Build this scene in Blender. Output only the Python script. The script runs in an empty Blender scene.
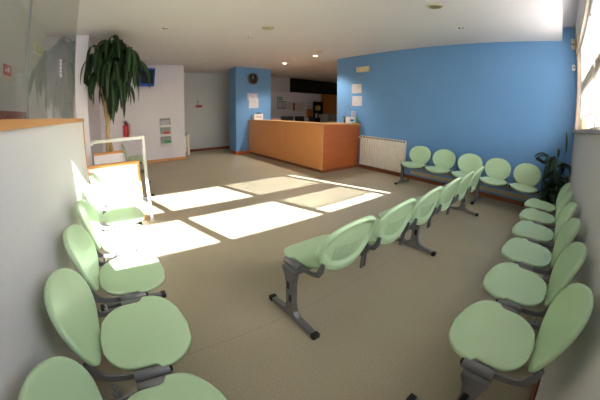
import bpy, bmesh, math, random
from mathutils import Vector, Matrix
random.seed(7)
C = bpy.context.scene.collection
PI = math.pi

# ---------------------------------------------------------------- materials
def s2l(c):
    return tuple((v/255/12.92 if v/255 <= .04045 else ((v/255+.055)/1.055)**2.4) for v in c) + (1,)

def mat(name, rgb, rough=.5, metal=0, noise=None, emit=None, spec=.5, bump=0, coat=0):
    m = bpy.data.materials.new(name); m.use_nodes = True
    nt = m.node_tree; n = nt.nodes; b = n['Principled BSDF']
    col = s2l(rgb)
    b.inputs['Base Color'].default_value = col
    b.inputs['Roughness'].default_value = rough
    b.inputs['Metallic'].default_value = metal
    b.inputs['Specular IOR Level'].default_value = spec
    b.inputs['Coat Weight'].default_value = coat
    if emit:
        b.inputs['Emission Color'].default_value = s2l(emit[0]); b.inputs['Emission Strength'].default_value = emit[1]
    amt, scale = noise if noise else (.05, 9)
    tc = n.new('ShaderNodeTexCoord'); nz = n.new('ShaderNodeTexNoise')
    nz.inputs['Scale'].default_value = scale; nz.inputs['Detail'].default_value = 3
    nt.links.new(tc.outputs['Object'], nz.inputs['Vector'])
    r = n.new('ShaderNodeMapRange'); r.inputs['To Min'].default_value = 1-amt; r.inputs['To Max'].default_value = 1+amt
    r.inputs['From Min'].default_value = .3; r.inputs['From Max'].default_value = .7
    nt.links.new(nz.outputs['Fac'], r.inputs['Value'])
    mx = n.new('ShaderNodeMix'); mx.data_type = 'RGBA'; mx.blend_type = 'MULTIPLY'; mx.inputs[0].default_value = 1
    mx.inputs[6].default_value = col
    cb = n.new('ShaderNodeCombineColor')
    for i in range(3): nt.links.new(r.outputs[0], cb.inputs[i])
    nt.links.new(cb.outputs[0], mx.inputs[7]); nt.links.new(mx.outputs[2], b.inputs['Base Color'])
    if bump:
        bp = n.new('ShaderNodeBump'); bp.inputs['Strength'].default_value = bump; bp.inputs['Distance'].default_value = .002
        nt.links.new(nz.outputs['Fac'], bp.inputs['Height']); nt.links.new(bp.outputs[0], b.inputs['Normal'])
    return m

def wood(name, rgb, dark, axis='X', rough=.35, scale=3.0):
    m = bpy.data.materials.new(name); m.use_nodes = True
    nt = m.node_tree; n = nt.nodes; b = n['Principled BSDF']; b.inputs['Roughness'].default_value = rough
    tc = n.new('ShaderNodeTexCoord'); mp = n.new('ShaderNodeMapping')
    sc = {'X': (.5, 8, 8), 'Y': (8, .5, 8), 'Z': (8, 8, .5)}[axis]
    mp.inputs['Scale'].default_value = sc
    nz = n.new('ShaderNodeTexNoise'); nz.inputs['Scale'].default_value = scale; nz.inputs['Detail'].default_value = 5
    nz.inputs['Distortion'].default_value = .6
    cr = n.new('ShaderNodeValToRGB'); cr.color_ramp.elements[0].position = .3; cr.color_ramp.elements[1].position = .7
    cr.color_ramp.elements[0].color = s2l(dark); cr.color_ramp.elements[1].color = s2l(rgb)
    nt.links.new(tc.outputs['Object'], mp.inputs[0]); nt.links.new(mp.outputs[0], nz.inputs['Vector'])
    nt.links.new(nz.outputs['Fac'], cr.inputs[0]); nt.links.new(cr.outputs[0], b.inputs['Base Color'])
    return m

def floor_mat():
    m = bpy.data.materials.new('vinyl_floor'); m.use_nodes = True
    nt = m.node_tree; n = nt.nodes; L = nt.links; b = n['Principled BSDF']
    b.inputs['Roughness'].default_value = .38; b.inputs['Specular IOR Level'].default_value = .45
    tc = n.new('ShaderNodeTexCoord')
    def noise(s, d=2):
        z = n.new('ShaderNodeTexNoise'); z.inputs['Scale'].default_value = s; z.inputs['Detail'].default_value = d
        L.new(tc.outputs['Object'], z.inputs['Vector']); return z
    a = noise(75, 3); c = noise(1.3, 3)
    cr = n.new('ShaderNodeValToRGB'); e = cr.color_ramp.elements
    e[0].position = .32; e[0].color = s2l(FLOOR[0]); e[1].position = .68; e[1].color = s2l(FLOOR[1])
    L.new(a.outputs['Fac'], cr.inputs[0])
    mr = n.new('ShaderNodeMapRange'); mr.inputs['From Min'].default_value = .3; mr.inputs['From Max'].default_value = .7
    mr.inputs['To Min'].default_value = .93; mr.inputs['To Max'].default_value = 1.05
    L.new(c.outputs['Fac'], mr.inputs['Value'])
    # welded seams of the vinyl sheets, every two metres
    sp = n.new('ShaderNodeSeparateXYZ'); L.new(tc.outputs['Object'], sp.inputs[0])
    def seam(sock, off, period):
        ad = n.new('ShaderNodeMath'); ad.operation = 'ADD'; ad.inputs[1].default_value = off; L.new(sock, ad.inputs[0])
        pp = n.new('ShaderNodeMath'); pp.operation = 'PINGPONG'; pp.inputs[1].default_value = period/2; L.new(ad.outputs[0], pp.inputs[0])
        lt = n.new('ShaderNodeMath'); lt.operation = 'GREATER_THAN'; lt.inputs[1].default_value = .004; L.new(pp.outputs[0], lt.inputs[0])
        mm = n.new('ShaderNodeMapRange'); mm.inputs['To Min'].default_value = .84; L.new(lt.outputs[0], mm.inputs['Value']); return mm.outputs[0]
    s1 = seam(sp.outputs['X'], 1.19, 2.0)
    mu = n.new('ShaderNodeMath'); mu.operation = 'MULTIPLY'; L.new(mr.outputs[0], mu.inputs[0]); L.new(s1, mu.inputs[1])
    cb = n.new('ShaderNodeCombineColor')
    for i in range(3): L.new(mu.outputs[0], cb.inputs[i])
    mx = n.new('ShaderNodeMix'); mx.data_type = 'RGBA'; mx.blend_type = 'MULTIPLY'; mx.inputs[0].default_value = 1
    L.new(cr.outputs[0], mx.inputs[6]); L.new(cb.outputs[0], mx.inputs[7]); L.new(mx.outputs[2], b.inputs['Base Color'])
    return m

def glass_mat(name, tint, boost=1.0):
    m = bpy.data.materials.new(name); m.use_nodes = True
    nt = m.node_tree; n = nt.nodes; n.clear()
    o = n.new('ShaderNodeOutputMaterial'); t = n.new('ShaderNodeBsdfTransparent'); g = n.new('ShaderNodeBsdfGlossy')
    t.inputs[0].default_value = s2l(tint); g.inputs['Roughness'].default_value = 0.0
    f = n.new('ShaderNodeFresnel')
    ge = n.new('ShaderNodeNewGeometry'); ir = n.new('ShaderNodeMapRange')       # the same reflection from either face
    ir.inputs['To Min'].default_value = 1.5; ir.inputs['To Max'].default_value = 1/1.5
    nt.links.new(ge.outputs['Backfacing'], ir.inputs['Value']); nt.links.new(ir.outputs[0], f.inputs[0])
    mu = n.new('ShaderNodeMath'); mu.operation = 'MULTIPLY'; mu.use_clamp = True; mu.inputs[1].default_value = boost
    x = n.new('ShaderNodeMixShader')
    nt.links.new(f.outputs[0], mu.inputs[0]); nt.links.new(mu.outputs[0], x.inputs[0])
    nt.links.new(t.outputs[0], x.inputs[1]); nt.links.new(g.outputs[0], x.inputs[2]); nt.links.new(x.outputs[0], o.inputs[0])
    return m

def print_mat(name, paper, ink, rows=9.0, axis='Z', lo=.0, width=.45):
    """paper with printed lines: bands along the height broken up by noise (Generated coordinates)"""
    m = bpy.data.materials.new(name); m.use_nodes = True
    nt = m.node_tree; n = nt.nodes; L = nt.links; b = n['Principled BSDF']; b.inputs['Roughness'].default_value = .7
    tc = n.new('ShaderNodeTexCoord'); sp = n.new('ShaderNodeSeparateXYZ'); L.new(tc.outputs['Generated'], sp.inputs[0])
    a = n.new('ShaderNodeMath'); a.operation = 'MULTIPLY'; a.inputs[1].default_value = rows; L.new(sp.outputs[axis], a.inputs[0])
    fr = n.new('ShaderNodeMath'); fr.operation = 'FRACT'; L.new(a.outputs[0], fr.inputs[0])
    lt = n.new('ShaderNodeMath'); lt.operation = 'LESS_THAN'; lt.inputs[1].default_value = width; L.new(fr.outputs[0], lt.inputs[0])
    nz = n.new('ShaderNodeTexNoise'); nz.inputs['Scale'].default_value = 14; L.new(tc.outputs['Generated'], nz.inputs['Vector'])
    g = n.new('ShaderNodeMath'); g.operation = 'GREATER_THAN'; g.inputs[1].default_value = .45; L.new(nz.outputs['Fac'], g.inputs[0])
    mu = n.new('ShaderNodeMath'); mu.operation = 'MULTIPLY'; L.new(lt.outputs[0], mu.inputs[0]); L.new(g.outputs[0], mu.inputs[1])
    mx = n.new('ShaderNodeMix'); mx.data_type = 'RGBA'; mx.inputs[6].default_value = s2l(paper); mx.inputs[7].default_value = s2l(ink)
    L.new(mu.outputs[0], mx.inputs[0]); L.new(mx.outputs[2], b.inputs['Base Color'])
    return m

FLOOR = ((168, 157, 133), (179, 168, 144))
M = dict(
    floor=floor_mat(),
    ceiling=mat('ceiling_paint', (216, 212, 213), .8, noise=(.01, 2)),
    white=mat('white_wall_paint', (226, 222, 230), .75, noise=(.012, 3)),
    rwall=mat('textured_white_paint', (216, 212, 216), .8, noise=(.02, 60), bump=.3),
    pale=mat('pale_wall_paint', (204, 205, 207), .75, noise=(.012, 3)),
    blue=mat('blue_wall_paint', (108, 156, 206), .6, noise=(.015, 2)),
    skirt=wood('skirting_wood', (150, 84, 48), (118, 62, 34)),
    oak=wood('light_oak', (214, 160, 100), (196, 138, 80), 'X'),
    oaky=wood('light_oak_cross', (214, 156, 92), (196, 134, 74), 'Y'),
    beech=wood('beech_laminate', (236, 160, 92), (232, 155, 87), 'Z', scale=1.6),
    cherry=wood('cherry_laminate', (190, 104, 54), (178, 92, 44), 'Y', scale=1.4),
    topwood=wood('counter_edge_wood', (222, 168, 112), (206, 150, 94), 'X'),
    seat=mat('pale_green_plastic', (188, 216, 176), .34, noise=(.015, 4), coat=.1),
    metal=mat('grey_painted_metal', (122, 122, 125), .42, metal=.35, noise=(.03, 20)),
    steel=mat('brushed_steel', (200, 198, 194), .35, metal=.75, noise=(.04, 30)),
    black=mat('black_plastic', (22, 22, 24), .5),
    dark=mat('dark_void_panel', (16, 17, 20), .5),
    cream=mat('cream_plastic', (214, 206, 176), .5),
    radiator=mat('cream_enamel', (238, 230, 216), .4),
    paper=print_mat('printed_sheet', (222, 218, 222), (150, 146, 156)),
    paper2=print_mat('printed_sheet_bold', (212, 206, 222), (120, 116, 134), rows=5),
    whitep=mat('white_plastic', (232, 232, 230), .4),
    red=mat('red_paint', (196, 36, 40), .35),
    leaf=mat('dark_green_leaf', (38, 68, 34), .42, noise=(.3, 12)),
    leafd=mat('deep_green_leaf', (40, 66, 40), .4, noise=(.3, 14)),
    trunk=mat('pale_bark', (178, 152, 108), .8, noise=(.18, 22), bump=.5),
    soil=mat('potting_soil', (52, 40, 32), .9, noise=(.3, 40)),
    clay=mat('brown_pot_glaze', (92, 56, 40), .5),
    tvblue=mat('blue_tv_plastic', (36, 84, 190), .4),
    screen=mat('tv_screen_glass', (34, 36, 40), .12),
    green=mat('green_sign', (40, 150, 84), .5),
    lime=mat('lime_green_card', (140, 190, 60), .5),
    yellow=mat('yellow_card', (222, 198, 60), .6),
    frame=wood('window_frame_wood', (206, 178, 138), (190, 160, 118), 'Z'),
    sill=mat('grey_stone_sill', (150, 142, 140), .5),
    slat=mat('white_blind_slat', (240, 238, 236), .5),
    glassw=glass_mat('clear_window_glass', (250, 252, 252), .6),
    glassp=glass_mat('greenish_partition_glass', (240, 243, 241), 1.15),
    ring=mat('downlight_ring', (238, 234, 226), .3),
    bulb=mat('downlight_reflector', (70, 66, 62), .25, metal=.6),
    lit=mat('lit_downlight_lamp', (255, 246, 226), .5, emit=((255, 244, 222), 14)),
    ledge=mat('beige_rail', (196, 176, 146), .5),
    outside=mat('outdoor_paving', (136, 134, 128), .9, noise=(.1, 1)),
    facade=mat('pale_outdoor_render', (222, 224, 226), .9),
    cupboard=wood('office_cupboard_wood', (196, 132, 66), (176, 112, 52), 'Z'),
    greybox=mat('grey_metal_cabinet', (150, 152, 150), .5),
    brown=mat('reddish_brown_laminate', (140, 62, 50), .5),
)

# ---------------------------------------------------------------- mesh helpers
class MB:
    def __init__(s): s.b = bmesh.new()
    def _add(s, verts, faces, smooth=False):
        vs = [s.b.verts.new(v) for v in verts]
        for f in faces:
            try:
                fc = s.b.faces.new([vs[i] for i in f]); fc.smooth = smooth
            except ValueError: pass
        return vs
    def box(s, lo, hi, bevel=0, mtx=None):
        x0, y0, z0 = lo; x1, y1, z1 = hi
        t = bmesh.new()
        v = [t.verts.new(p) for p in ((x0,y0,z0),(x1,y0,z0),(x1,y1,z0),(x0,y1,z0),(x0,y0,z1),(x1,y0,z1),(x1,y1,z1),(x0,y1,z1))]
        for f in ((3,2,1,0),(4,5,6,7),(0,1,5,4),(1,2,6,5),(2,3,7,6),(3,0,4,7)): t.faces.new([v[i] for i in f])
        if bevel: bmesh.ops.bevel(t, geom=t.edges[:], offset=bevel, segments=2, affect='EDGES', profile=.5)
        if mtx: bmesh.ops.transform(t, matrix=mtx, verts=t.verts)
        s._merge(t); return s
    def _merge(s, t):
        t.verts.index_update()
        m = [s.b.verts.new(v.co) for v in t.verts]
        for f in t.faces:
            try:
                g = s.b.faces.new([m[v.index] for v in f.verts]); g.smooth = f.smooth
            except ValueError: pass
        t.free()
    def tube(s, pts, r, seg=10, cap=True, flat=1.0, taper=None):
        """round tube along points; flat squashes the section sideways; taper = list of radii"""
        pts = [Vector(p) for p in pts]; rings = []
        for i, p in enumerate(pts):
            d = (pts[min(i+1, len(pts)-1)] - pts[max(i-1, 0)]).normalized()
            up = Vector((0, 0, 1)) if abs(d.z) < .95 else Vector((0, 1, 0))
            a = d.cross(up).normalized(); b = a.cross(d).normalized()
            rr = taper[i] if taper else r
            rings.append([p + a*math.cos(2*PI*k/seg)*rr*flat + b*math.sin(2*PI*k/seg)*rr for k in range(seg)])
        vs = [[s.b.verts.new(q) for q in R] for R in rings]
        for i in range(len(vs)-1):
            for k in range(seg):
                f = s.b.faces.new((vs[i][k], vs[i][(k+1) % seg], vs[i+1][(k+1) % seg], vs[i+1][k])); f.smooth = True
        if cap:
            s.b.faces.new(vs[0][::-1]); s.b.faces.new(vs[-1])
        return s
    def ribbon(s, pts, halfw, halft, wdir):
        """flat bar through pts; wdir(i) = unit width direction"""
        pts = [Vector(p) for p in pts]; R = []
        for i, p in enumerate(pts):
            d = (pts[min(i+1, len(pts)-1)] - pts[max(i-1, 0)]).normalized()
            w = Vector(wdir).normalized(); w = (w - d*w.dot(d)).normalized(); t = d.cross(w)
            hw = halfw[i] if isinstance(halfw, (list, tuple)) else halfw
            R.append([s.b.verts.new(p + w*a*hw + t*b*halft) for a, b in ((-1,-1),(1,-1),(1,1),(-1,1))])
        for i in range(len(R)-1):
            for k in range(4):
                s.b.faces.new((R[i][k], R[i][(k+1) % 4], R[i+1][(k+1) % 4], R[i+1][k]))
        s.b.faces.new(R[0][::-1]); s.b.faces.new(R[-1]); return s
    def lathe(s, prof, c=(0,0,0), seg=24, axis='Z'):
        """prof = (radius, height) pairs"""
        def P(r, h, a):
            u, v = r*math.cos(a), r*math.sin(a)
            q = {'Z': (u, v, h), 'X': (h, u, v), 'Y': (u, h, v)}[axis]
            return (c[0]+q[0], c[1]+q[1], c[2]+q[2])
        R = [[s.b.verts.new(P(r, h, 2*PI*k/seg)) for k in range(seg)] for r, h in prof]
        for i in range(len(R)-1):
            for k in range(seg):
                f = s.b.faces.new((R[i][k], R[i][(k+1) % seg], R[i+1][(k+1) % seg], R[i+1][k])); f.smooth = True
        if prof[0][0] > 0: s.b.faces.new(R[0][::-1])
        if prof[-1][0] > 0: s.b.faces.new(R[-1])
        return s
    def poly(s, pts, ax, a, b, bevel=0):
        """polygon in the plane across axis ax, extruded from a to b"""
        t = bmesh.new()
        def P(p, h): return {0: (h, p[0], p[1]), 1: (p[0], h, p[1]), 2: (p[0], p[1], h)}[ax]
        A = [t.verts.new(P(p, a)) for p in pts]; B = [t.verts.new(P(p, b)) for p in pts]
        t.faces.new(A[::-1]); t.faces.new(B); n = len(pts)
        for k in range(n): t.faces.new((A[k], A[(k+1) % n], B[(k+1) % n], B[k]))
        if bevel: bmesh.ops.bevel(t, geom=t.edges[:], offset=bevel, segments=2, affect='EDGES', clamp_overlap=True)
        s._merge(t); return s
    def mesh(s, name, m):
        bmesh.ops.remove_doubles(s.b, verts=s.b.verts, dist=1e-6)
        bmesh.ops.recalc_face_normals(s.b, faces=s.b.faces)
        me = bpy.data.meshes.new(name); s.b.to_mesh(me); s.b.free(); me.materials.append(m); return me
    def build(s, name, m, parent=None, loc=None):
        return link(name, s.mesh(name, m), parent, loc)

def link(name, me, parent=None, loc=None):
    o = bpy.data.objects.new(name, me); C.objects.link(o)
    if parent: o.parent = parent
    if loc: o.location = loc
    return o

def tag(o, label, cat, group=None):
    o['label'] = label; o['category'] = cat
    if group: o['group'] = group
    return o
def thing(name, label, cat, loc=(0,0,0), rz=0, group=None):
    o = bpy.data.objects.new(name, None); C.objects.link(o); o.location = loc; o.rotation_euler = (0,0,rz)
    o.empty_display_size = .1
    return tag(o, label, cat, group)
def struct(name, mb, m):
    o = mb.build(name, m); o['kind'] = 'structure'; return o
def bx(lo, hi, bevel=0): return MB().box(lo, hi, bevel)

# ---------------------------------------------------------------- measures (metres)
B = 5.43        # blue wall
A = .40         # window wall
H = 2.91        # ceiling
K = -.48        # low wall behind the left row
EX = -5.12      # end wall beyond the glass
TX, TY = -8.23, 1.98
FX = -9.73
PX = -8.056

# ---------------------------------------------------------------- the room
struct('floor', bx((-10.2, -1.6, -.12), (.66, 11, 0)), M['floor'])
struct('ceiling', bx((-10.2, -1.6, H), (.15, 11, H+.45)), M['ceiling'])
struct('trim_1', bx((.1505, K-.12, 3.15), (A+.25, B+.12, 3.36)), M['ceiling'])
struct('wall_back', bx((-5.27, B, 0), (A, B+.12, 3.15)), M['blue'])
# window wall: below the sill, lintel and the two piers
WY0, WY1, WZ0, WZ1 = .42, 5.16, 1.44, 2.68
w = MB().box((A, K-.12, 0), (A+.25, B+.12, WZ0)).box((A, K-.12, WZ1), (A+.25, B+.12, 3.15))
w.box((A, K-.12, WZ0), (A+.25, WY0, WZ1)).box((A, WY1, WZ0), (A+.25, B+.12, WZ1))
struct('wall_right', w, M['rwall'])
# low wall with glass above on the left
struct('wall_left', bx((-3.60, K-.12, 0), (A, K, 1.38)), M['rwall'])
struct('trim_2', bx((-3.62, K-.14, 1.38), (A, K+.02, 1.422), .004), M['oak'])
struct('trim_3', bx((-3.625, K-.13, 0), (-3.60, K+.012, 1.38), .002), M['oaky'])
# corridor behind the glass
struct('wall_1', bx((-5.3, -1.44, 0), (.66, -1.32, H)), M['pale'])
struct('wall_2', bx((TX, -1.44, 0), (EX, -.57, H)), M['white'])
struct('wall_far', bx((-9.85, -1.44, 0), (TX, TY, H)), M['white'])
struct('wall_3', bx((FX-.12, TY, 0), (FX, 5.2, H)), M['pale'])
struct('wall_4', bx((-9.85, 5.2, 0), (-9.62, 11, H)), M['pale'])
struct('wall_5', bx((-9.85, 10.5, 0), (-4.9, 10.62, H)), M['pale'])
struct('wall_6', bx((-5.0, B+.12, 0), (-4.88, 10.5, H)), M['pale'])
struct('trim_4', bx((-8.62, 3.66, 0), (PX, 5.0, H)), M['blue'])
# corridor end by the window wall: unseen glazed opening, added to bring daylight in behind the glass
w = MB().box((A, -1.32, 0), (A+.25, K-.12, .12)).box((A, -1.32, 2.2), (A+.25, K-.12, H)).box((A, -1.32, .12), (A+.25, -1.22, 2.2)).box((A, K-.2, .12), (A+.25, K-.12, 2.2))
struct('wall_7', w, M['white'])
struct('added_window', bx((A+.1, -1.22, .12), (A+.11, K-.2, 2.2)), M['glassw'])  # pane of the added opening, out of view, brightens the corridor
# baseboards
def skirt(n, lo, hi, m='skirt'): struct('baseboard_'+n, bx(lo, hi, .003), M[m])
skirt('back', (-4.43, B-.014, 0), (A, B, .085))
skirt('right', (A-.014, K, 0), (A, B-.014, .085))
skirt('left', (-3.60, K, 0), (A-.014, K+.014, .085))
skirt('1', (TX, -.57, 0), (TX+.014, TY, .085), 'oak')
skirt('2', (TX+.014, -.57, 0), (EX, -.556, .085), 'oak')
skirt('3', (FX, TY, 0), (FX+.014, 5.2, .085))
struct('baseboard_4', MB().box((-8.62, 3.645, 0), (PX+.014, 3.66, .1)).box((PX, 3.66, 0), (PX+.014, 4.12, .1)), M['cherry'])
struct('trim_5', bx((-2.86, B-.022, .125), (.3, B, .20), .004), M['ledge'])
# outdoors
struct('ground', bx((.66, -40, -1.0), (60, 40, -.9)), M['outside'])

# window in the right wall: three bays of two panes, timber frame
t = thing('window_1', 'x', 'window'); del t['label'], t['category']; t['kind'] = 'structure'
XF = .50
f = MB()
bays = [(.50, 1.89), (2.0, 3.39), (3.50, 4.88)]
panes = [(1.475, 1.975), (2.14, 2.64)]
f.box((XF-.035, WY0, WZ0), (XF+.035, WY1, 1.475)); f.box((XF-.035, WY0, 2.64), (XF+.035, WY1, WZ1))
f.box((XF-.035, WY0, 1.975), (XF+.035, 4.99, 2.14))
for a, b in ((WY0, .50), (1.89, 2.0), (3.39, 3.50), (4.88, 4.99), (5.11, WY1)):
    f.box((XF-.035, a, 1.475), (XF+.035, b, 2.64))
o = f.build('window_frame', M['frame'], t); o['kind'] = 'structure'
g = MB()
for a, b in bays:
    for c, d in panes: g.box((XF-.003, a, c), (XF+.003, b, d))
g.box((XF-.003, 4.99, 1.475), (XF+.003, 5.11, 2.64))
o = g.build('window_pane', M['glassw'], t); o['kind'] = 'structure'
o = MB().box((A-.07, WY0-.1, 1.405), (XF-.035, WY1+.06, 1.44), .004).build('window_sill', M['sill'], t); o['kind'] = 'structure'
o = MB().box((A-.022, WY0-.05, 2.68), (A, B-.02, 2.75)).box((A-.022, WY1-.0, 1.44), (A, WY1+.06, 2.68)).box((A-.022, B-.07, 2.75), (A, B-.02, 3.15)).build('window_casing', M['frame'], t); o['kind'] = 'structure'

# venetian blinds
def blind(label, y0, y1, z0, ang, gap, wdt, drop):
    b = thing('venetian_blind', label, 'blind', (.435, (y0+y1)/2, 2.64), 0)
    hw = (y1-y0)/2
    MB().box((-.02, -hw, 0), (.02, hw, .035), .004).build('headrail', M['slat'], b)
    s = MB(); n = int((2.64-z0)/gap)
    for i in range(1, n):
        z = -gap*i
        c, sn = math.cos(ang), math.sin(ang)
        s.box((-wdt/2, -hw+.005, -.0004), (wdt/2, hw-.005, .0004), 0, Matrix.Translation((0,0,z)) @ Matrix.Rotation(ang, 4, 'Y'))
    s.build('slats', M['slat'], b)
    MB().box((-.013, -hw, -gap*n-.008), (.013, hw, -gap*n+.008), .003).build('bottom_rail', M['slat'], b)
    for yy in (-hw*.6, hw*.6): MB().tube([(.0, yy, 0), (.0, yy, -gap*n)], .0012, 6).build('cord', M['whitep'], b)
    return b
sunang = math.atan(.503)
blind('white venetian blind with half closed slats over the far window bay', 3.48, 4.93, 1.61, -sunang+.62, .030, .030, 0)
blind('white venetian blind with open slats in the middle window bay', 1.97, 3.42, 1.47, -sunang, .026, .024, 0)

# partition glass over the low wall
t = tag(bx((-3.45, K-.065, 1.422), (-1.634, K-.055, H-.002)).build('glass_partition', M['glassp']), 'clear glass panel above the wood-capped low wall, ending beside the tree', 'glass panel')
t = tag(bx((-1.626, K-.065, 1.422), (A-.002, K-.055, H-.002)).build('glass_partition', M['glassp']), 'larger clear glass panel, its lower left backed by a reddish shelf and a red sign', 'glass panel')
tag(bx((-1.634, K-.067, 1.423), (-1.626, K-.053, H-.002)).build('glass_joint_strip', M['metal']), 'thin vertical grey joint strip between the two glass panels', 'joint strip')
tag(bx((-2.62, K-.0545, 1.78), (-2.54, K-.052, 1.94)).build('glass_reflection', M['paper2']), 'small white upright strip standing in for a reflection on the left glass panel', 'reflection_strip')  # pale reflection in the glass, modelled as a white strip

# ---------------------------------------------------------------- beam seating
P = .5495
def seat_mesh():
    """shell with round front, notched sides where the pivots sit and narrower rear"""
    N = 26; half = []
    for i in range(N+1):
        u = i/N                      # 0 front .. 1 rear
        y = -.43 + .43*u
        if u < .42:
            q = (u-.42)/.42; wd = .250*max(0, 1-abs(q)**2.25)**(1/2.05)
        elif u < .47: wd = .252 - .034*(u-.42)/.05
        elif u < .62: wd = .218
        else:
            q = (u-.62)/.38; wd = .218*max(0, 1-q**2.4)**(1/2.1)
        half.append((y, wd))
    mb = MB(); NX = 16; top = []; bot = []
    def zt(x, y):
        u = (y+.43)/.43; e = (x/.25)**2
        z = .452 + .010*e - .006*math.sin(PI*u)*(1-e)
        if u < .25: z -= .030*((.25-u)/.25)**2
        if u > .8: z += .012*((u-.8)/.2)**2
        return z
    for y, wd in half:
        ra, rb = [], []
        for k in range(NX+1):
            s = -1 + 2*k/NX; x = wd*math.sin(s*PI/2)
            z = zt(x, y); edge = .012 if abs(s) > .99 else 0
            ra.append(mb.b.verts.new((x, y, z - edge*.3)))
            rb.append(mb.b.verts.new((x*.975, y*.99-.002, z - .026)))
        top.append(ra); bot.append(rb)
    for G, fl in ((top, 0), (bot, 1)):
        for i in range(N):
            for k in range(NX):
                q = (G[i][k], G[i+1][k], G[i+1][k+1], G[i][k+1])
                try: f = mb.b.faces.new(q if fl else q[::-1]); f.smooth = True
                except ValueError: pass
    for i in range(N):
        for k in (0, NX):
            try: f = mb.b.faces.new((top[i][k], top[i+1][k], bot[i+1][k], bot[i][k])); f.smooth = True
            except ValueError: pass
    for i in (0, N):
        for k in range(NX):
            try: f = mb.b.faces.new((top[i][k], top[i][k+1], bot[i][k+1], bot[i][k])); f.smooth = True
            except ValueError: pass
    bmesh.ops.remove_doubles(mb.b, verts=mb.b.verts, dist=.0006)
    return mb.mesh('seat', M['seat'])

def back_mesh():
    mb = MB(); NR, NT = 16, 48
    c = Vector((0, .058, .610)); sd = Vector((0, .286, .958)).normalized(); nd = Vector((0, sd.z, -sd.y))  # towards the rear
    def pt(r, a, off):
        ca, sa = math.cos(a), math.sin(a); e = 2.12
        k = (abs(ca)**e + abs(sa)**e)**(-1/e)
        x = .249*r*k*ca; s = .197*r*k*sa
        if s < 0: x *= 1 - .05*(s/.197)**2
        bend = -.040*(x/.256)**2 + (.004 if s > 0 else .010)*(s/.197)**2
        return c + Vector((x, 0, 0)) + sd*s + nd*(bend+off)
    def grid(offf, flip):
        cen = mb.b.verts.new(pt(0, 0, offf(0, 0))); R = []
        for i in range(1, NR+1):
            r = 1-(1-i/NR)**1.35
            R.append([mb.b.verts.new(pt(r, 2*PI*k/NT, offf(r, 2*PI*k/NT))) for k in range(NT)])
        for k in range(NT):
            q = (cen, R[0][k], R[0][(k+1) % NT]); f = mb.b.faces.new(q[::-1] if flip else q); f.smooth = True
        for i in range(NR-1):
            for k in range(NT):
                q = (R[i][k], R[i+1][k], R[i+1][(k+1) % NT], R[i][(k+1) % NT])
                f = mb.b.faces.new(q[::-1] if flip else q); f.smooth = True
        return R
    a = grid(lambda r, t: -.010 + .006*(max(0, r-.93)/.07)**2, False)
    def rear(r, t):
        rr = math.hypot(1.22*r*math.cos(t), (.197*r*math.sin(t)-.018)/.150)
        return .002 + .018*min(1, max(0, (rr-.94)/.10)) - .009*(max(0, r-.93)/.07)**2
    b = grid(rear, True)
    for k in range(NT):
        f = mb.b.faces.new((a[-1][k], b[-1][k], b[-1][(k+1) % NT], a[-1][(k+1) % NT])); f.smooth = True
    # moulded vertical ribs low on the rear face
    for j in range(9):
        x = -.12 + .03*j
        for (s0, s1) in ((-.13, .01),):
            p = [c + Vector((x, 0, 0)) + sd*s + nd*(-.040*(x/.256)**2 + (.004 if s > 0 else .010)*(s/.197)**2 + .002) for s in (s0, (s0+s1)/2, s1)]
            mb.ribbon(p, .003, .0022, (1, 0, 0))
    bmesh.ops.remove_doubles(mb.b, verts=mb.b.verts, dist=1e-5)
    return mb.mesh('backrest', M['seat'])

def arm_mesh(sx):
    mb = MB(); x = sx*.256
    p = [(sx*.236, -.27, .427), (sx*.232, -.15, .426), (sx*.224, -.085, .424), (sx*.214, -.030, .426), (sx*.210, .006, .438), (sx*.209, .030, .480), (sx*.207, .042, .535)]
    mb.ribbon(p, [.012, .013, .014, .015, .018, .020, .012], .006, (0, -.7, 1))
    # seat cradle and the short stub under it
    mb.box((min(x, sx*.20), -.28, .405), (max(x, sx*.20), -.12, .425), .003)
    return mb.mesh('side_arm', M['metal'])
def barrel_mesh(sx):
    mb = MB(); mb.lathe([(.021, -.275), (.026, -.27), (.026, -.13), (.021, -.125)], (sx*.244, 0, .430), 16, 'Y')
    return mb.mesh('pivot_barrel', M['metal'])
def cap_mesh(sx):
    mb = MB(); mb.lathe([(.0, -.286), (.008, -.286), (.016, -.283), (.017, -.274)], (sx*.244, 0, .430), 14, 'Y')
    return mb.mesh('pivot_cap', M['black'])
def leg_meshes():
    mb = MB()
    prof = [(-.40,.012),(-.40,.034),(-.25,.050),(-.208,.078),(-.197,.14),(-.204,.30),(-.222,.36),(-.25,.39),(-.255,.415),
            (-.12,.415),(-.122,.39),(-.132,.36),(-.138,.30),(-.136,.14),(-.122,.078),(-.08,.050),(.09,.034),(.09,.012),(-.05,.016),(-.165,.024),(-.28,.016)]
    mb.poly(prof, 0, -.021, .021, .003)
    post = mb.mesh('leg', M['metal'])
    slot_shade = []
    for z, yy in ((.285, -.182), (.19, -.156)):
        slot_shade.append(MB().box((-.0225, yy-.014, z-.03), (.0225, yy+.014, z+.03)).mesh('slot_shade', M['black']))  # black blocks stand in for the shade inside the leg holes
    caps = []
    for yy in (-.405, .095):
        caps.append(MB().box((-.027, yy-.02, 0), (.027, yy+.02, .040), .006).mesh('foot_cap', M['black']))
    return post, slot_shade, caps
ME = dict(seat=seat_mesh(), back=back_mesh(), armL=arm_mesh(-1), armR=arm_mesh(1), barL=barrel_mesh(-1), barR=barrel_mesh(1), capL=cap_mesh(-1), capR=cap_mesh(1),
          pinL=MB().tube([(-.256, -.03, .43), (-.256, -.03, .285)], .010, 10).mesh('stop_pin', M['metal']), pinR=MB().tube([(.256, -.03, .43), (.256, -.03, .285)], .010, 10).mesh('stop_pin', M['metal']))
LEG = leg_meshes()
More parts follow.
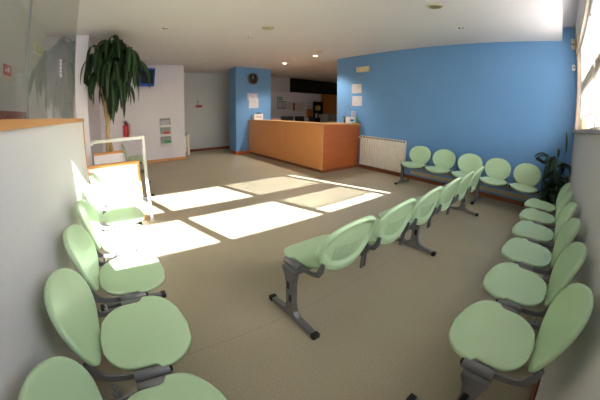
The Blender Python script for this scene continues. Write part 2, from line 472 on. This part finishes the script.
def bench(label, n, loc, rz, legs):
    """n seats along local +x, sitters face local -y, y = 0 at the rear edge of the seats"""
    t = thing('beam_seating', label, 'waiting room bench', loc, rz, None)
    MB().box((-.01, -.225, .352), (n*P+.01, -.165, .392), .004).build('beam', M['metal'], t)
    for i in range(n):
        x = (i+.5)*P
        link('seat', ME['seat'], t, (x, 0, 0)); link('backrest', ME['back'], t, (x, 0, 0))
        for k in 'LR':
            a = link('side_arm', ME['arm'+k], t, (x, 0, 0))
            if (i > 0 and k == 'L') or (i < n-1 and k == 'R'): link('stop_pin', ME['pin'+k], a)
            link('pivot_barrel', ME['bar'+k], a); link('pivot_cap', ME['cap'+k], a)
    for x in legs:
        l = link('leg', LEG[0], t, (x, 0, 0))
        for c in LEG[1]: link('slot_shade', c, l)
        for c in LEG[2]: link('foot_cap', c, l)
    return t

L3 = [0, 3*P, 6*P]
bench('pale green six-seat bench with backrests against the wall below the window sill', 6, (.215, .935+6*P, 0), -PI/2, L3)
bench('pale green six-seat bench standing free in the middle of the floor', 6, (-1.0, .875+6*P, 0), -PI/2, L3)
bench('pale green bench against the low white wood-capped wall, its far seats in strong sunlight', 6, (-.20, -.285, 0), PI, L3)
bench('pale green bench of five seats against the blue wall beside the radiator', 5, (-2.80, 5.12, 0), 0, [0, 3*P, 5*P])
bench('pale green bench glimpsed behind the steel handrail and tree', 2, (-5.75, .12, 0), PI, [0, 2*P])

# ---------------------------------------------------------------- stair guards and rail
def guard(label, x, y1, zt):
    t = thing('guard_panel', label, 'low partition', (x, 0, 0))
    MB().box((-.09, K+.001, 0), (-.006, y1-.03, zt-.035)).build('panel', M['white'], t)
    MB().box((-.10, K+.001, zt-.035), (.004, y1, zt), .004).build('cap', M['oaky'], t)
    MB().box((-.10, y1-.03, 0), (.004, y1, zt-.035), .003).build('end_trim', M['oaky'], t)
    return t
guard('sunlit low white panel edged in light wood behind the left bench', -3.61, .215, .82)
t = thing('guard_panel', 'small low white panel with wood cap behind the handrail', 'low partition', (-4.78, 0, 0))
MB().box((-.09, -.50, 0), (-.006, .01, .805)).build('panel', M['white'], t)
MB().box((-.10, -.50, .805), (.004, .035, .84), .004).build('cap', M['oaky'], t)
t = thing('handrail', 'square steel handrail fixed to the low wall end, turning down to the floor', 'handrail', (-3.57, 0, 0))
MB().box((-.02, K+.1, 1.10), (.02, .27, 1.142), .004).box((-.02, .27, .012), (.02, .312, 1.142), .004).build('rail', M['steel'], t)
MB().box((-.035, .255, 0), (.035, .325, .012), .003).build('base_plate', M['steel'], t)
MB().box((-.03, K-.0, 1.08), (.03, K+.12, 1.10), .002).box((-.02, K+.09, 1.10), (.02, K+.12, 1.14)).build('wall_bracket', M['steel'], t)
b = MB()
for z in (.30, .66): MB().box((-.045, .216, z), (.01, .30, z+.035), .002).build('panel_clip', M['black'], t)
o = MB().lathe([(.024, 0), (.024, .03), (.02, .038), (0, .038)], (0,0,0), 16).build('door_stop', M['black']); o.location = (-4.72, .46, 0)
tag(o, 'tiny black door stop on the floor beyond the handrail', 'door stop')

# ---------------------------------------------------------------- reception counter
CX0, CX1, CY0, CZ = PX+.001, -4.43, 4.12, 1.14
t = thing('reception_counter', 'long orange wood reception counter in front of the office', 'reception counter', (0, 0, 0))
MB().box((CX0, CY0, .07), (CX1-.03, CY0+.03, CZ-.03)).build('front_panel', M['beech'], t)
MB().box((CX1-.03, CY0, .07), (CX1-.004, B-.002, CZ-.03)).build('end_panel', M['cherry'], t)
MB().box((CX1-.030, CY0-.004, .07), (CX1, CY0+.024, CZ-.03), .001).build('corner_strip', M['topwood'], t)
MB().box((CX0+.02, CY0+.02, 0), (CX1-.03, CY0+.05, .07)).box((CX1-.03, CY0+.01, 0), (CX1-.012, B-.016, .07)).build('plinth', M['skirt'], t)
MB().box((CX0, CY0-.012, CZ-.03), (CX1+.004, CY0+.36, CZ), .003).box((CX1-.42, CY0+.36, CZ-.03), (CX1+.035, B-.002, CZ), .003).build('top', M['topwood'], t)
MB().box((CX0, CY0+.36, .70), (CX1-.45, CY0+1.0, .73)).build('desk_surface', M['topwood'], t)

# ---------------------------------------------------------------- radiators
def radiator(label, loc, rz, n, w, h, gap=0):
    t = thing('radiator', label, 'radiator', loc, rz)
    b = MB()
    for i in range(n):
        x = i*w
        b.box((x+.007, -.085, .0), (x+w-.007, -.072, h), .004).box((x+.006, -.03, .01), (x+w-.006, -.02, h-.01), .002)
        b.box((x+w*.4, -.075, .02), (x+w*.6, -.025, h-.02)).box((x, -.034, .012), (x+w, -.030, h-.02))
    b.build('fins', M['radiator'], t)
    for z in (.03, h-.045): MB().tube([(0, -.05, z), (n*w, -.05, z)], .018, 10).build('header_pipe', M['radiator'], t)
    g = MB()
    for i in range(n): g.box((i*w+w*.25, -.087, h-.050), (i*w+w*.75, -.084, h-.014))
    g.build('top_vents', M['black'], t)
    for x in (.1, n*w-.14): MB().box((x, -.02, .1), (x+.04, gap, .6)).build('wall_hook', M['radiator'], t)
    MB().tube([(-.04, -.05, h-.045), (.0, -.05, h-.045)], .012, 8).lathe([(.018, -.075), (.022, -.07), (.022, -.045), (.015, -.04)], (0, -.05, h-.045), 12, 'X').build('valve', M['whitep'], t)
radiator('cream column radiator on the blue wall between counter and bench', (-4.33, B-.001, .11), 0, 17, .078, .735)
radiator('white radiator seen edge-on at the corner of the far hallway', (-8.26, TY+.06, .10), PI, 9, .08, .68, .059)

# ---------------------------------------------------------------- wall things
def plaque(name, label, cat, lo, hi, m, group=None, bevel=0):
    return tag(bx(lo, hi, bevel).build(name, m), label, cat, group)
plaque('printed_notice', 'upper of the two printed sheets beside the counter on the blue wall', 'notice', (-4.73, B-.004, 1.92), (-4.40, B, 2.16), M['paper'])
plaque('printed_notice', 'lower of the two printed sheets beside the counter on the blue wall', 'notice', (-4.71, B-.004, 1.59), (-4.38, B, 1.84), M['paper'])
t = thing('emergency_light', 'cream emergency light box high on the blue wall', 'emergency light', (-4.335, B, 2.53))
MB().box((-.215, -.05, -.07), (.215, -.001, .07), .01).build('housing', M['cream'], t)
MB().box((-.19, -.056, -.05), (.19, -.048, .045), .006).build('diffuser', M['cream'], t)
# pillar
t = thing('wall_clock', 'round black wall clock near the top of the blue pillar', 'clock', (PX, 4.29, 2.53))
MB().lathe([(.20, .001), (.20, .03), (.188, .038), (.180, .03), (.180, .012)], (0,0,0), 40, 'X').build('rim', M['metal'], t)
MB().lathe([(.0, .020), (.181, .020), (.181, .004)], (0,0,0), 40, 'X').build('dial', M['black'], t)
k = MB()
for i in range(12):
    a = 2*PI*i/12; c, s_ = math.cos(a), math.sin(a)
    L0 = .15 if i % 3 else .14
    k.ribbon([(.0215, c*L0, s_*L0), (.0215, c*.162, s_*.162)], .006 if i % 3 else .010, .001, (0, -s_, c))
k.build('hour_marks', M['whitep'], t)
MB().ribbon([(.024, .0, -.02), (.024, .03, .085)], .007, .001, (0, 1, 0)).build('hour_hand', M['whitep'], t)
MB().ribbon([(.026, .0, -.02), (.026, -.035, .135)], .005, .001, (0, 1, 0)).build('minute_hand', M['whitep'], t)
plaque('printed_notice', 'upper printed sheet on the blue pillar below the clock', 'notice', (PX, 4.09, 1.83), (PX+.004, 4.46, 2.02), M['paper2'])
plaque('printed_notice', 'lower printed sheet on the blue pillar, overlapping the one above', 'notice', (PX+.004, 4.14, 1.52), (PX+.007, 4.50, 1.86), M['paper'])
t = thing('leaflet_box', 'white box with a black pen holder standing on the counter by the pillar', 'box', (PX+.13, 4.40, CZ))
MB().box((-.08, -.17, 0), (.08, .17, .19), .006).build('box', M['whitep'], t)
MB().box((-.02, -.05, .19), (.04, .10, .235), .006).build('pen_tray', M['black'], t)
MB().box((.0805, -.12, .05), (.082, .12, .14)).build('printed_face', M['paper'], t)
# on the counter's right end
t = thing('tissue_box', 'white and lime box with a blue mark on the counter by the blue wall', 'box', (-4.50, 5.13, CZ))
MB().box((-.06, -.12, 0), (.06, .12, .16), .003).build('box', M['whitep'], t)
MB().box((.0605, -.07, .05), (.062, .06, .10)).build('blue_mark', M['tvblue'], t)
MB().box((-.061, .0, -.0), (.0615, .121, .02)).build('lime_band', M['lime'], t)
t = thing('leaflet_stand', 'upright leaflet stand with lime edge next to the white box on the counter', 'leaflet stand', (-4.555, 5.31, CZ))
MB().box((-.03, -.05, 0), (0.0, .085, .30), .002).build('leaflet', M['paper'], t)
MB().box((-.035, .085, 0), (.03, .11, .17), .002).build('side', M['lime'], t)
MB().box((-.04, -.06, 0), (.02, .085, .012), .002).build('foot', M['whitep'], t)
def leafblade(mb, p0, direction, L, wdt, droop, seg=7, roll=0, curl=.25):
    """a strap leaf that starts along direction and bends down; folded along the midrib"""
    p = Vector(p0); d = Vector(direction).normalized(); R = []
    side = d.cross(Vector((0, 0, 1)))
    side = side.normalized() if side.length > .05 else Vector((1, 0, 0))
    side = Matrix.Rotation(roll, 3, d) @ side
    for i in range(seg+1):
        u = i/seg; wv = wdt*(math.sin(PI*min(1, .12+u*.9))**.7)*(1 if u < .98 else .1)
        up = side.cross(d).normalized()
        R.append([mb.b.verts.new(p - side*wv/2 + up*wv*curl), mb.b.verts.new(p), mb.b.verts.new(p + side*wv/2 + up*wv*curl),
                  mb.b.verts.new(p - up*.002)])
        p = p + d*(L/seg); d = (d + Vector((0, 0, -droop/seg))).normalized()
        side = (side - d*side.dot(d)).normalized()
    for i in range(seg):
        for a, b in ((0, 1), (1, 2), (2, 3), (3, 0)):
            f = mb.b.faces.new((R[i][a], R[i+1][a], R[i+1][b], R[i][b])); f.smooth = True
t = thing('potted_orchid', 'little dark plant with one arching stem at the counter end', 'plant', (-4.67, 5.13, CZ))
MB().lathe([(0, 0), (.035, 0), (.05, .09), (.045, .09), (.04, .075), (0, .075)]).build('pot', M['black'], t)
m = MB()
for i in range(9):
    a = 2*PI*i/9+.3; leafblade(m, (0, 0, .08), (math.cos(a)*.5, math.sin(a)*.5, .9), .13, .06, 1.2, 5)
m.build('leaves', M['leafd'], t)
MB().tube([(0,0,.08), (.0,-.02,.25), (.0,.02,.40), (.0,.09,.46), (.0,.15,.42), (.0,.18,.33)], .004, 6).build('stem', M['leafd'], t)

# television wall
t = thing('television', 'small blue-framed television on a bracket high on the white wall', 'television', (TX+.34, .82, 2.50))
R_ = Matrix.Rotation(math.radians(14), 4, 'Z') @ Matrix.Rotation(math.radians(12), 4, 'Y')
MB().box((-.10, -.235, -.27), (.0, .235, .25), .02, R_).build('casing', M['tvblue'], t)
MB().box((.001, -.19, -.19), (.006, .19, .205), .003, R_).build('screen', M['screen'], t)
MB().box((-.26, -.15, -.16), (-.10, .15, .15), .03, R_).build('rear_housing', M['greybox'], t)
MB().tube([(-.335, 0, .1), (-.2, 0, .0)], .025, 10).box((-.339, -.08, .0), (-.325, .08, .22)).build('wall_bracket', M['metal'], t)
t = thing('brochure_rack', 'three-tier wall rack with leaflets on the white wall', 'brochure rack', (TX, 1.365, .47))
MB().box((.001, -.165, 0), (.008, .165, .83), .002).build('backplate', M['greybox'], t)
for i in range(3):
    z = .01+.275*i
    MB().box((.008, -.17, z), (.09, .17, z+.012)).box((.08, -.17, z), (.09, .17, z+.07)).box((.008, -.17, z), (.09, -.163, z+.12)).box((.008, .163, z), (.09, .17, z+.12)).build('pocket', M['whitep'], t)
    if i == 2:
        MB().box((.02, -.15, z+.013), (.05, .13, z+.20)).build('leaflets', M['paper2'], t)
    else:
        MB().box((.02, -.155, z+.013), (.04, .155, z+.21)).build('dark_leaflets', M['greybox'], t)
        MB().box((.045, -.06, z+.013), (.07, .12, z+.15)).build('leaflets', M['red'] if i == 1 else M['green'], t)
t = thing('fire_extinguisher', 'red fire extinguisher hung on the white wall behind the tree', 'fire extinguisher', (TX+.11, .17, .80))
MB().lathe([(0, 0), (.07, 0), (.08, .02), (.08, .34), (.06, .39), (.03, .42), (.0, .42)], (0,0,0), 20).build('cylinder', M['red'], t)
MB().lathe([(.022, .41), (.022, .46), (0, .46)], (0,0,0), 12).box((-.015, -.07, .45), (.015, .05, .47), .003).box((-.012, -.08, .49), (.012, .04, .505), .003).build('valve', M['black'], t)
MB().tube([(0, .03, .44), (.0, .10, .42), (.0, .115, .30), (.0, .095, .12)], .009, 8).build('hose', M['black'], t)
MB().box((-.109, -.03, .30), (-.08, .03, .40)).build('wall_hook', M['black'], t)
plaque('fire_sign', 'small red sign on the far hallway wall', 'sign', (FX, 2.78, 1.62), (FX+.006, 3.02, 1.70), M['red'])
plaque('wall_hook', 'small grey hook on the far wall above the red sign', 'hook', (FX, 2.84, 1.78), (FX+.03, 2.89, 1.88), M['greybox'], None, .004)

# corridor behind the glass
t = thing('exit_sign', 'green and cream exit sign seen through the glass panel', 'exit sign', (-4.45, -1.32, 2.52), PI/2)
MB().box((.001, -.22, -.075), (.05, .20, .075), .006).build('housing', M['cream'], t)
MB().box((.051, -.19, -.05), (.053, .17, .05)).build('panel', M['lime'], t)
MB().box((.054, -.05, -.012), (.0555, .10, .012)).poly([(-.05, -.035), (-.05, .035), (-.10, 0)], 0, .054, .0555).build('arrow', M['cream'], t)
t = thing('fire_sign', 'red square fire sign with a cream strip below, left of the glass joint', 'sign', (-3.27, -1.32, 1.99))
MB().box((-.12, .0005, -.02), (.12, .006, .10)).build('red_plate', M['red'], t)
MB().box((-.12, .0005, -.07), (.12, .006, -.02)).build('lower_strip', M['cream'], t)
MB().box((-.07, .0062, .02), (.0, .008, .075)).box((.02, .0062, .02), (.07, .008, .045)).build('pictogram', M['whitep'], t)
tag(bx((-3.55, -1.31, 1.44), (-1.6, -1.16, 1.565), .004).build('wall_shelf', M['brown']), 'reddish brown shelf seen through the glass just above the low wall', 'shelf')

# sensors on the window casing
t = thing('motion_detector', 'upper cream box beside the window at the blue wall corner', 'detector', (.335, B, 2.85))
MB().box((-.03, -.05, -.09), (.03, -.001, .09), .008).build('housing', M['cream'], t); MB().box((-.02, -.053, -.02), (.02, -.049, .0)).build('lens', M['black'], t)
t = thing('motion_detector', 'lower white sensor beside the window at the blue wall corner', 'detector', (.335, B, 2.46))
MB().box((-.03, -.05, -.05), (.03, -.001, .05), .012).build('housing', M['whitep'], t); MB().lathe([(.0, -.056), (.012, -.054), (.012, -.045)], (0,0,0), 12, 'Y').build('lens', M['black'], t)

# ---------------------------------------------------------------- ceiling fittings
def downlight(x, y, lit, label, group):
    t = thing('downlight', label, 'downlight', (x, y, H), 0, group)
    MB().lathe([(.075, -.001), (.075, -.010), (.055, -.014), (.052, -.003), (.060, -.001)], (0,0,0), 24).build('ring', M['ring'], t)
    if lit: MB().lathe([(.0, -.012), (.045, -.010), (.050, -.002)], (0,0,0), 20).build('lamp', M['lit'], t)
    else:
        MB().lathe([(.0, -.003), (.052, -.006)], (0,0,0), 20).build('reflector', M['bulb'], t)
        MB().lathe([(.0, -.016), (.015, -.014), (.02, -.004)], (.012,0,0), 12).build('lamp', M['whitep'], t)
G1 = 'unlit downlights in the ceiling'
for x, y, lab in [(-4.68, .77, 'unlit downlight nearest the tall tree'), (-4.70, 2.44, 'unlit downlight above the middle of the sunlit floor'),
                  (-7.46, 2.43, 'unlit downlight in front of the hallway, left of the blue pillar'), (-9.05, 3.34, 'small unlit downlight inside the far hallway'),
                  (-7.36, .72, 'unlit downlight above the television'), (-1.45, 4.43, 'unlit downlight near the blue wall and window'),
                  (-6.1, 4.51, 'unlit downlight between the two lit ones over the counter'),
                  (-6.76, 6.14, 'unlit downlight over the office behind the counter'), (-9.05, 6.42, 'unlit downlight deepest in the office, by the back wall')]:
    downlight(x, y, False, lab, G1)
downlight(-6.80, 4.72, True, 'lit downlight over the counter, the one nearer the blue pillar', 'lit downlights over the counter')
downlight(-5.36, 4.70, True, 'lit downlight over the counter, the one nearer the long blue wall', 'lit downlights over the counter')
def speaker(x, y, label):
    t = thing('ceiling_speaker', label, 'ceiling speaker', (x, y, H))
    MB().lathe([(.115, -.001), (.115, -.008), (.095, -.014), (.093, -.010)], (0,0,0), 32).build('rim', M['cream'], t)
    g = MB().lathe([(.0, -.012), (.094, -.011)], (0,0,0), 32)
    for r in (.03, .05, .07): g.lathe([(r-.003, -.012), (r, -.016), (r+.003, -.012)], (0,0,0), 28)
    g.build('grille', M['cream'], t)
speaker(-1.46, 3.42, 'round cream ceiling speaker nearest the window')
speaker(-7.27, 4.43, 'round cream ceiling speaker above the blue pillar')
speaker(-4.90, 4.40, 'round cream ceiling speaker above the end of the counter near the blue wall')
speaker(-4.05, 2.45, 'round cream ceiling speaker above the sunlit floor')

# ---------------------------------------------------------------- plants
def dracaena():
    t = thing('potted_tree', 'tall drooping-leaved indoor tree reaching the ceiling beside the handrail', 'plant', (-5.11, -.13, 0))
    MB().lathe([(0, 0), (.15, 0), (.19, .34), (.20, .36), (.18, .36), (.17, .32), (0, .32)], (0,0,0), 28).build('pot', M['clay'], t)
    MB().lathe([(0, .325), (.168, .325)], (0,0,0), 24).build('soil', M['soil'], t)
    heads = []
    s1 = [(.03, -.06, .32), (.02, -.13, .8), (.0, -.09, 1.3), (.02, -.14, 1.8), (.0, -.10, 2.25), (0, -.06, 2.70)]
    s2 = [(.0, .05, .32), (.05, -.04, .75), (.0, -.11, 1.15), (.03, -.02, 1.6), (.05, .05, 2.1), (.02, .10, 2.66)]
    MB().tube(s1, .035, 10, taper=[.052, .046, .042, .038, .03, .02]).tube(s2, .03, 10, taper=[.045, .038, .035, .032, .026, .018]).tube([s1[3], (.10, -.26, 2.1), (.12, -.28, 2.55)], .02, 8).tube([s2[3], (.1, .16, 2.0), (.1, .26, 2.5)], .02, 8).build('trunk', M['trunk'], t)
    rnd = random.Random(3)
    tips = [((0, -.06, 2.80), 26, .9), ((.02, .12, 2.78), 26, .9), ((.12, -.28, 2.66), 22, .6), ((.1, .30, 2.62), 24, .7), ((.16, -.02, 2.44), 20, .5), ((-.1, -.1, 2.5), 12, .5), ((.1, .16, 2.2), 12, .4), ((.05, -.2, 2.25), 10, .3), ((.06, .05, 2.05), 9, .3), ((.0, -.05, 2.1), 7, .2)]
    for tip, n, spread in tips:
        m = MB()
        for i in range(n):
            a = rnd.uniform(0, 2*PI); el = rnd.uniform(.0, 1.1)
            p = Vector(tip) + Vector((0, 0, -rnd.uniform(0, .30)))
            d = (math.cos(a)*math.cos(el), math.sin(a)*math.cos(el), math.sin(el)*.8)
            L = rnd.uniform(.42, .62) + (rnd.uniform(.1, .42) if rnd.random() < spread*.7 else 0)
            leafblade(m, p, d, L, rnd.uniform(.085, .125), rnd.uniform(4, 12), 10, rnd.uniform(-.9, .9), .14)
        # no leaf above the ceiling or inside the walls
        for v in m.b.verts:
            v.co.y = max(v.co.y, -.42 if v.co.x < .02 else -.9)
            if v.co.z > H-.03: v.co.z = H-.03 - (v.co.z-(H-.03))*.2
        m.build('leaf_crown', M['leaf'], t)
    return t
dracaena()
def corner_plant():
    t = thing('potted_plant', 'dark leafy pot plant in the corner between blue wall and window', 'plant', (.13, 4.97, 0))
    MB().lathe([(0, 0), (.10, 0), (.14, .26), (.15, .28), (.13, .28), (.12, .25), (0, .25)], (0,0,0), 24).build('pot', M['clay'], t)
    MB().lathe([(0, .255), (.12, .255)], (0,0,0), 24).build('soil', M['soil'], t)
    rnd = random.Random(5); m = MB(); st = MB()
    for i in range(50):
        a = rnd.uniform(0, 2*PI); h = rnd.uniform(.36, .98); r = rnd.uniform(.02, .13)
        p = Vector((math.cos(a)*r, math.sin(a)*r, h))
        st.tube([(0, 0, .25), (p.x*.4, p.y*.4, .25+(h-.25)*.6), tuple(p)], .005, 5)
        leafblade(m, p, (math.cos(a), math.sin(a), .5), rnd.uniform(.30, .44), rnd.uniform(.11, .16), rnd.uniform(1.4, 3.4), 7, rnd.uniform(-.5, .5), .1)
    for p, d, L, w_, dr in (((.14, .22, 1.08), (-.1, .05, 1.2), .34, .13, .0), ((-.12, .1, .96), (-1, .1, .9), .34, .05, 2.4), ((.02, .1, 1.0), (0, .3, 1), .2, .06, 2)):
        st.tube([(0, 0, .25), (p[0]*.6, p[1]*.6, .8), p], .006, 6); leafblade(m, p, d, L, w_, dr, 7, .7, .1)
    for b in (m, st):
        for v in b.b.verts:
            v.co.x = min(v.co.x, A-.13-.02); v.co.y = min(v.co.y, B-4.97-.02)
            if v.co.x < -.16 and v.co.z < .9: v.co.x = -.16 + (v.co.x+.16)*.1
    m.build('leaves', M['leafd'], t); st.build('stems', M['leafd'], t)
corner_plant()

# ---------------------------------------------------------------- office behind the counter
OX = -9.5
tag(bx((OX-.04, 5.16, 0), (OX, 8.66, 2.25)).build('partition_wall', M['white']), 'white office partition covered with papers behind the counter', 'partition')
t = thing('clerestory_window', 'dark glazed opening above the white office partition', 'window', (0, 0, 0))
MB().box((OX-.10, 6.95, 2.28), (OX-.05, 10.4, 2.9)).build('glazing', M['dark'], t)
b = MB()
for yy in (6.95, 8.1, 9.25): MB().box((OX-.05, yy, 2.28), (OX-.035, yy+.04, 2.9)).build('mullion', M['black'], t)
t = thing('emergency_exit_sign', 'dark green sign above the pinned board in the office', 'sign', (OX, 6.34, 1.96))
MB().box((.001, -.14, -.07), (.012, .14, .07), .003).build('plate', M['green'], t)
MB().box((.0125, -.10, -.03), (.014, -.02, .03)).box((.0125, .02, -.02), (.014, .10, .02)).build('pictogram', M['whitep'], t)
t = thing('pin_board', 'small framed board with sheets under the green sign', 'notice board', (OX, 6.44, 1.69))
MB().box((.001, -.24, -.17), (.015, .24, .17), .003).build('frame', M['greybox'], t)
MB().box((.0155, -.20, -.13), (.018, -.02, .13)).build('sheet', M['paper'], t); MB().box((.0155, .02, -.10), (.018, .20, .12)).build('sheet', M['paper2'], t)
plaque('pinned_sheet', 'narrow sheet pinned right of the framed board in the office', 'notice', (OX, 6.72, 1.50), (OX+.004, 6.98, 1.84), M['paper'])
plaque('pinned_sheet', 'widest white sheet pinned in the middle of the office partition', 'notice', (OX, 7.18, 1.44), (OX+.004, 7.72, 1.84), M['paper'])
plaque('pinned_sheet', 'white sheet pinned above the ochre panel beside the shelf unit', 'notice', (OX, 7.82, 1.58), (OX+.004, 8.10, 1.86), M['paper'])
plaque('cork_board', 'ochre board under a pinned sheet beside the dark shelf unit', 'panel', (OX, 7.80, 1.14), (OX+.012, 8.14, 1.55), M['cupboard'])
plaque('wall_telephone', 'dark red handset hanging between two pinned sheets', 'telephone', (OX, 7.02, 1.46), (OX+.05, 7.12, 1.80), M['brown'], None, .01)
# shelf unit
t = thing('shelf_unit', 'tall dark shelf unit with files beside the wooden cupboard', 'shelf unit', (-9.44, 8.42, 0))
c = MB().box((-.05, -.25, 0), (-.03, .25, 1.90)).box((-.03, -.25, 0), (.10, -.23, 1.90)).box((-.03, .23, 0), (.10, .25, 1.90)); c.build('carcass', M['black'], t)
for z in (.4, .75, 1.10, 1.45, 1.88): MB().box((-.03, -.23, z), (.10, .23, z+.02)).build('shelf', M['black'], t)
for i, (yy, zz, hh, mm) in enumerate([(8.24, 1.12, .22, 'whitep'), (8.33, 1.12, .24, 'greybox'), (8.24, 1.47, .20, 'yellow'), (8.34, 1.47, .26, 'yellow'), (8.46, 1.47, .22, 'whitep'), (8.5, 1.12, .18, 'cream')]):
    lab = ['white file at the left of the lower shelf', 'grey file next to the white one on the lower shelf', 'short yellow file on the upper shelf', 'taller yellow file on the upper shelf', 'white file right of the yellow ones on the upper shelf', 'cream box on the right of the lower shelf'][i]
    tag(bx((-9.40, yy-.035, zz+.021), (-9.33, yy+.04, zz+hh), .003).build('file_folder', M[mm]), lab, 'file', 'files on the dark shelf unit')
t = thing('cupboard', 'tall brown wooden cupboard in the office beside the dark shelf unit', 'cupboard', (-9.44, 9.25, 0))
MB().box((-.05, -.55, 0), (.40, .55, 2.25), .004).build('body', M['cupboard'], t)
for s_ in (-1, 1):
    d = MB().box((.402, min(s_*.545, s_*.005), .08), (.42, max(s_*.545, s_*.005), 2.22), .003).build('door', M['cupboard'], t)
    MB().box((.42, s_*.05-.008, 1.0), (.445, s_*.05+.008, 1.14), .003).build('handle', M['steel'], d)
t = thing('filing_cabinet', 'grey metal cabinet in front of the wooden cupboard', 'filing cabinet', (-8.0, 7.80, 0))
MB().box((-.25, -.30, 0), (.20, .30, 1.33), .006).build('body', M['greybox'], t)
for z in (.1, .50, .90):
    for s_ in (-1, 1):
        d = MB().box((.201, min(s_*.29, s_*.01), z), (.215, max(s_*.29, s_*.01), z+.36), .003).build('drawer', M['greybox'], t)
        MB().box((.216, s_*.15-.05, z+.20), (.232, s_*.15+.05, z+.225), .003).build('handle', M['black'], d)
# desks and equipment just behind the counter
t = thing('desk', 'office desk behind the counter carrying the monitors', 'desk', (-8.35, 6.48, 0))
MB().box((-.4, -.9, .74), (.4, .9, .77), .004).build('desktop', M['topwood'], t)
for x in (-.36, .32):
    for y in (-.88, .82): MB().box((x, y, 0), (x+.05, y+.05, .74)).build('leg', M['metal'], t)
def monitor(label, x, y, rz):
    t = thing('computer_monitor', label, 'monitor', (x, y, .77), rz)
    MB().box((-.03, -.25, .14), (.02, .25, .46), .006).build('screen_housing', M['black'], t)
    MB().box((.0205, -.235, .155), (.022, .235, .445)).build('screen', M['screen'], t)
    MB().box((-.015, -.03, .01), (.01, .03, .16)).build('stand_neck', M['black'], t)
    MB().box((-.09, -.12, 0), (.10, .12, .012), .004).build('stand_base', M['black'], t)
monitor('dark monitor closest to the blue pillar, showing over the counter top', -8.35, 5.90, 2.9)
monitor('middle one of the dark monitors showing over the counter top', -8.35, 6.5, 3.3)
monitor('dark monitor closest to the dark shelf unit, showing over the counter top', -8.3, 7.08, 3.6)
t = thing('printer', 'low black printer on the office desk', 'printer', (-8.3, 5.45, 0))
MB().box((-.2, -.17, .83), (.2, .05, 1.12), .01).build('body', M['cupboard'], t)
MB().box((-.16, -.14, 1.12), (.12, .02, 1.14), .004).build('lid', M['whitep'], t)
MB().box((-.22, -.19, 0), (.22, .07, .83)).build('stand', M['cupboard'], t)

# ---------------------------------------------------------------- light
sun = bpy.data.lights.new('sun', 'SUN'); sun.energy = 30.0; sun.angle = math.radians(.4); sun.color = (1, .985, .97)
o = bpy.data.objects.new('sun', sun); C.objects.link(o)
o.rotation_euler = Vector((-1, -.32, -.503)).to_track_quat('-Z', 'Y').to_euler()
wd = bpy.data.worlds.new('sky'); bpy.context.scene.world = wd; wd.use_nodes = True
n = wd.node_tree.nodes; bg = n['Background']
sky = n.new('ShaderNodeTexSky'); sky.sky_type = 'NISHITA'; sky.sun_disc = False; sky.sun_elevation = math.radians(25.6); sky.sun_rotation = math.radians(72)
sky.air_density = 1.0; sky.dust_density = 3.0
mx = n.new('ShaderNodeMix'); mx.data_type = 'RGBA'; mx.inputs[0].default_value = .97; mx.inputs[7].default_value = (.21, .235, .27, 1)
wd.node_tree.links.new(sky.outputs[0], mx.inputs[6]); wd.node_tree.links.new(mx.outputs[2], bg.inputs[0])
bg.inputs['Strength'].default_value = 12.5
def lamp(x, y, e, c=(1, .93, .82), sp=125):
    l = bpy.data.lights.new('downlight_beam', 'SPOT'); l.energy = e; l.spot_size = math.radians(sp); l.spot_blend = .6; l.shadow_soft_size = .05; l.color = c
    o = bpy.data.objects.new('downlight_beam', l); C.objects.link(o); o.location = (x, y, H-.03)
lamp(-6.80, 4.72, 100); lamp(-5.36, 4.70, 90)

# ---------------------------------------------------------------- camera: wide lens of about 110 degrees with barrel distortion
cam = bpy.data.cameras.new('camera'); o = bpy.data.objects.new('camera', cam); C.objects.link(o); bpy.context.scene.camera = o
yaw, pitch, roll = 0.9687885, 0.2147216, 0.0032996
f = Vector((-math.sin(yaw)*math.cos(pitch), math.cos(yaw)*math.cos(pitch), -math.sin(pitch)))
r = Vector((math.cos(yaw), math.sin(yaw), 0)); u = r.cross(f)
r, u = r*math.cos(roll)+u*math.sin(roll), -r*math.sin(roll)+u*math.cos(roll)
o.matrix_world = Matrix(((r.x, u.x, -f.x, 0), (r.y, u.y, -f.y, 0), (r.z, u.z, -f.z, 1.38), (0, 0, 0, 1)))
cam.type = 'PANO'; cam.sensor_fit = 'HORIZONTAL'; cam.sensor_width = 36; cam.sensor_height = 24; cam.clip_start = .02
cam.panorama_type = 'FISHEYE_LENS_POLYNOMIAL'; cam.fisheye_fov = PI
cam.fisheye_polynomial_k0 = 0
cam.fisheye_polynomial_k1 = -0.06197074; cam.fisheye_polynomial_k2 = -6.299118e-05
cam.fisheye_polynomial_k3 = 6.132868e-06; cam.fisheye_polynomial_k4 = 2.180164e-07
cam.shift_x = .02813; cam.shift_y = -.07517

sc = bpy.context.scene
sc.view_settings.view_transform = 'Standard'; sc.view_settings.look = 'None'
sc.view_settings.exposure = .72; sc.view_settings.gamma = 1; sc.view_settings.use_curve_mapping = False
try:
    sc.cycles.max_bounces = 12; sc.cycles.diffuse_bounces = 8; sc.cycles.transparent_max_bounces = 24; sc.cycles.use_denoising = True
    sc.cycles.sample_clamp_indirect = 6
except Exception: pass
